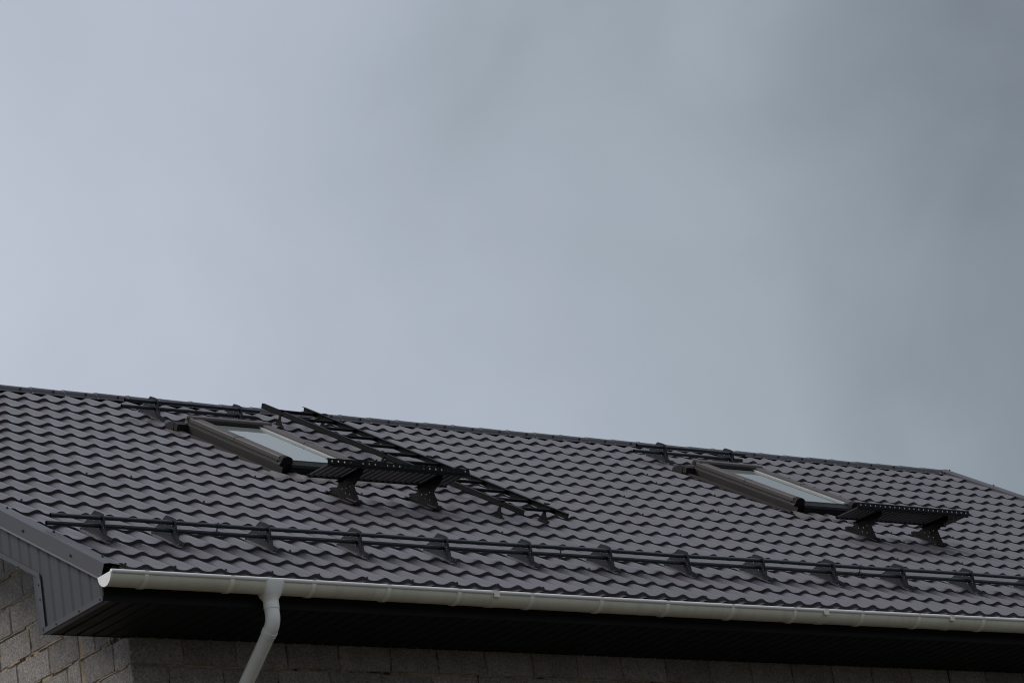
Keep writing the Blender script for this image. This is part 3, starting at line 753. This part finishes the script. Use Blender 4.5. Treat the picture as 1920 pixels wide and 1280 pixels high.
# ------------------------------------------------------------------ snow guards
def guard_bracket(parent, u, tilt=0.0):
    """bent plate standing on the slope; local origin at its lower end"""
    poly_lo = [(0.0, -0.016), (0.0, 0.012), (0.070, 0.020), (0.152, 0.136), (0.195, 0.138), (0.195, -0.016)]
    poly_hi = [(0.195, -0.016), (0.195, 0.138), (0.262, 0.134), (0.350, 0.036), (0.400, 0.004), (0.400, -0.016)]
    m = MB(); bend = lambda v: 0.005 * max(0.0, (0.195 - v) / 0.195)
    for poly in (poly_lo, poly_hi):
        n = len(poly); v0 = [(bend(v), v, h) for v, h in poly]; v1 = [(bend(v) + 0.0035, v, h) for v, h in poly]
        m.add(v0 + v1, [tuple(range(n))[::-1], tuple(range(n, 2 * n))] + [(i, (i + 1) % n, n + (i + 1) % n, n + i) for i in range(n)])
    b = part(m, 'bracket', 'bracket_steel', parent, False, (u, 0, 0), (0, 0, tilt))
    m = MB(); m.box((-0.034, -0.002, -0.019), (-0.0005, 0.405, -0.0150)); part(m, 'foot_plate', 'foot_lit', b)
    m = MB()
    for v in (0.035, 0.36):
        m.tube([(-0.018, v, -0.0155), (-0.018, v, -0.004)], 0.009, 6)
    for v, h in ((0.168, 0.036), (0.168, 0.088), (0.23, 0.09), (0.238, 0.075), (0.125, 0.07), (0.118, 0.056)):  # bright discs standing in for see-through holes in the plate
        m.tube([(bend(v) - 0.005, v, h), (bend(v) + 0.001, v, h)], 0.0042, 6)
    tag(part(m, 'bolts_and_discs', 'bolt_steel', b), kind='stuff')
    return b
def snow_guard(label, u0, v0, us, ends, joints, group):
    o = thing('snow_guard', label, 'snow guard', R2W(u0, v0, 0), (PITCH, 0, 0), group)
    for u in us: guard_bracket(o, u - u0, random.gauss(0, 0.012))
    for h, du in ((0.105, 0.0), (0.053, -0.02)):
        m = MB(); a, b = ends; a += du; b += du
        k = max(2, int((b - a) / 0.5)); pts = [(a - u0 + (b - a) * i / k, 0.170, h + 0.0025 * math.sin(1.7 * i)) for i in range(k + 1)]
        m.tube(pts, 0.0145, 14, False)
        m.tube([(p[0], p[1], p[2]) for p in pts[:]], 0.0122, 14, False)
        pipe = part(m, 'pipe', 'guard_steel', o, True)
        for j in joints:
            mm = MB(); mm.tube([(j - u0 - 0.02, 0.170, h), (j - u0 + 0.02, 0.170, h)], 0.0168, 14); mm.tube([(j - u0, 0.170, h - 0.03), (j - u0, 0.170, h + 0.022)], 0.005, 6)
            part(mm, 'coupling', 'guard_steel', pipe, True)
    return o
GB = [0.284, 0.825, 1.56, 2.294, 3.028, 3.755, 4.487, 5.212, 5.950, 6.670, 7.400, 8.138, 8.87, 9.60, 10.34, 11.07, 11.80, 12.5]
snow_guard('long two-pipe snow guard just above the gutter along the whole eave', 0.284, 0.605, GB, (-0.09, 12.75), (1.17, 4.06, 6.97, 9.9), 'snow guards on the roof')
snow_guard('short two-pipe snow guard below the ridge, above the left roof window', 3.37, 5.09, [3.37, 4.165], (3.086, 4.361), (), 'snow guards on the roof')
snow_guard('short two-pipe snow guard below the ridge, above the right roof window', 8.69, 5.10, [8.69, 9.485], (8.38, 9.66), (), 'snow guards on the roof')

# ------------------------------------------------------------------ roof ladder
lad = thing('roof_ladder', 'black steel roof ladder lying on the tiles from below the ridge', 'ladder', R2W(4.88, 2.02, 0), (PITCH, 0, 0))
LV = 3.67
for s in (-1, 1):
    x = s * 0.212; m = MB()
    m.box((x - 0.003, 0, 0.062), (x + 0.003, LV, 0.102))
    m.box((x - 0.003 if s < 0 else x - 0.024, 0, 0.099), (x + 0.024 if s < 0 else x + 0.003, LV, 0.1025))
    m.box((x - 0.003 if s < 0 else x - 0.024, 0, 0.0615), (x + 0.024 if s < 0 else x + 0.003, LV, 0.065))
    part(m, 'rail', 'black_steel', lad)
for k in range(12):
    v = 0.185 + 0.3005 * k
    m = MB(); m.tube([(-0.205, v, 0.078), (0.207, v, 0.078)], 0.0135, 12); rg = part(m, 'rung', 'black_steel', lad, True)
    m = MB(); m.tube([(0.198, v, 0.086), (0.2165, v, 0.086)], 0.006, 8); part(m, 'bolt', 'bolt_steel', rg)
def foot(x, v):
    prof = [(-0.075, -0.020), (-0.075, -0.012)]
    for k in range(7):
        t = k / 6; prof.append((-0.060 + 0.050 * (1 - (1 - t) ** 2), -0.010 + 0.085 * t * t * 0.4 + 0.051 * t))
    prof += [(0.016, 0.075)]
    for k in range(5):
        t = 1 - k / 4; prof.append((0.050 - 0.036 * t ** 0.6, -0.012 + 0.08 * t))
    prof += [(0.06, -0.012), (0.06, -0.020)]
    m = MB(); m.prism(prof, 0, -0.002, 0.002)
    m.box((-0.028, -0.08, -0.024), (-0.002, 0.065, -0.0205)); m.box((-0.008, -0.02, 0.0705), (0.030, 0.02, 0.078))
    m.box((-0.010, -0.012, 0.1035), (0.026, 0.020, 0.112))
    part(m, 'foot', 'black_steel', lad, False, (x, v, 0))
for v in (0.29, 1.86, 3.37):
    for x in (-0.215, 0.218): foot(x, v)

# ------------------------------------------------------------------ walkway platforms under the roof windows
def platform(u0, y0, z0, bus, vlow, label):
    """level grating; origin on the slope below its first bracket"""
    L = 1.275; Dp = 0.275
    base = R2W(bus[0], vlow, 0)
    o = thing('walkway_platform', label, 'walkway', base, (0, 0, 0), 'walkway platforms under the roof windows')
    ox = u0 - base.x; oy = y0 - base.y; oz = z0 + ZE - base.z
    for yy in (0.0, Dp - 0.012):
        m = MB(); m.box((ox, oy + yy, oz - 0.020), (ox + L, oy + yy + 0.012, oz + 0.004)); part(m, 'edge_bar', 'black_steel', o)
    n = 23; pit = L / n
    sm = MB(); wv = 0.036
    sm.prism([(wv / 2 + wv / 2 * math.cos(PI * k / 6), -0.004 - 0.014 * math.sin(PI * k / 6)) for k in range(7)] + [(0, 0.0), (wv, 0.0)], 1, 0.0125, Dp - 0.0125)
    smm = sm.mesh('slat', 'slat_steel', True, 50)
    for k in range(n):
        link('slat', smm, o, (ox + pit * k + (pit - wv) / 2, oy, oz))
    # upright kick plate with real holes along the outer edge
    m = MB(); h0, h1 = -0.006, 0.036; hz0, hz1 = 0.008, 0.022; hwid = 0.013; y1 = oy - 0.004; y2 = oy - 0.001
    m.box((ox - 0.004, y1, oz + h0), (ox + L + 0.02, y2, oz + hz0)); m.box((ox - 0.004, y1, oz + hz1), (ox + L + 0.02, y2, oz + h1))
    xs = [0.03 + pit * k for k in range(n)]; prev = -0.004
    for x in xs + [None]:
        e_ = x if x is not None else L + 0.02
        m.box((ox + prev, y1, oz + hz0), (ox + e_, y2, oz + hz1)); prev = (x + hwid) if x is not None else 0
    m.box((ox - 0.004, y2, oz + h1 - 0.003), (ox + L + 0.02, y2 + 0.018, oz + h1))
    part(m, 'kick_plate', 'black_steel', o)
    for bu in bus:
        # bracket outline in (y, z), relative to the slope point at its lower end
        q = R2W(bu, vlow, 0); dy, dz = q.y - base.y, q.z - base.z; bx = bu - base.x
        top = oz - 0.020; a = oy
        pts = [(dy + 0.002, dz - 0.016), (dy - 0.004, dz + 0.014), (dy + 0.030, dz + 0.030), (dy + 0.062, dz + 0.145), (a + 0.015, top - 0.035), (a + 0.004, top - 0.016), (a + 0.004, top - 0.001),
               (a + 0.325, top - 0.001), (a + 0.325, top - 0.022), (dy + 0.245, dz + 0.215), (dy + 0.275, dz + 0.205), (dy + 0.335, dz + 0.225), (dy + 0.365, dz + 0.228), (dy + 0.365, dz + 0.205)]
        m = MB()
        m.prism(pts, 0, bx - 0.002, bx + 0.002)
        s_ = Matrix.Rotation(PITCH, 3, 'X')
        fl = MB(); fl.box((-0.036, 0.0, -0.021), (-0.002, 0.43, -0.0165))
        m.add([tuple(s_ @ Vector(v) + Vector((bx, dy, dz))) for v in fl.v], fl.f)
        m.box((bx - 0.036, a + 0.01, top - 0.004), (bx - 0.002, a + 0.32, top - 0.001))
        br = part(m, 'bracket', 'black_steel', o)
        m = MB()
        for (yy, z_) in ((0.12, 0.10), (0.17, 0.125), (0.15, 0.155), (0.205, 0.17), (0.105, 0.155)):
            m.tube([(bx - 0.006, dy + yy, dz + z_), (bx - 0.001, dy + yy, dz + z_)], 0.0045, 6)
        tag(part(m, 'bolts_and_discs', 'bolt_steel', br), kind='stuff')
    return o
platform(3.15, 1.965, 1.522, (3.46, 4.19), 2.40, 'black steel grating walkway below the left roof window, next to the ladder')
platform(8.42, 1.93, 1.497, (8.69, 9.46), 2.375, 'black steel grating walkway below the right roof window, farther along')
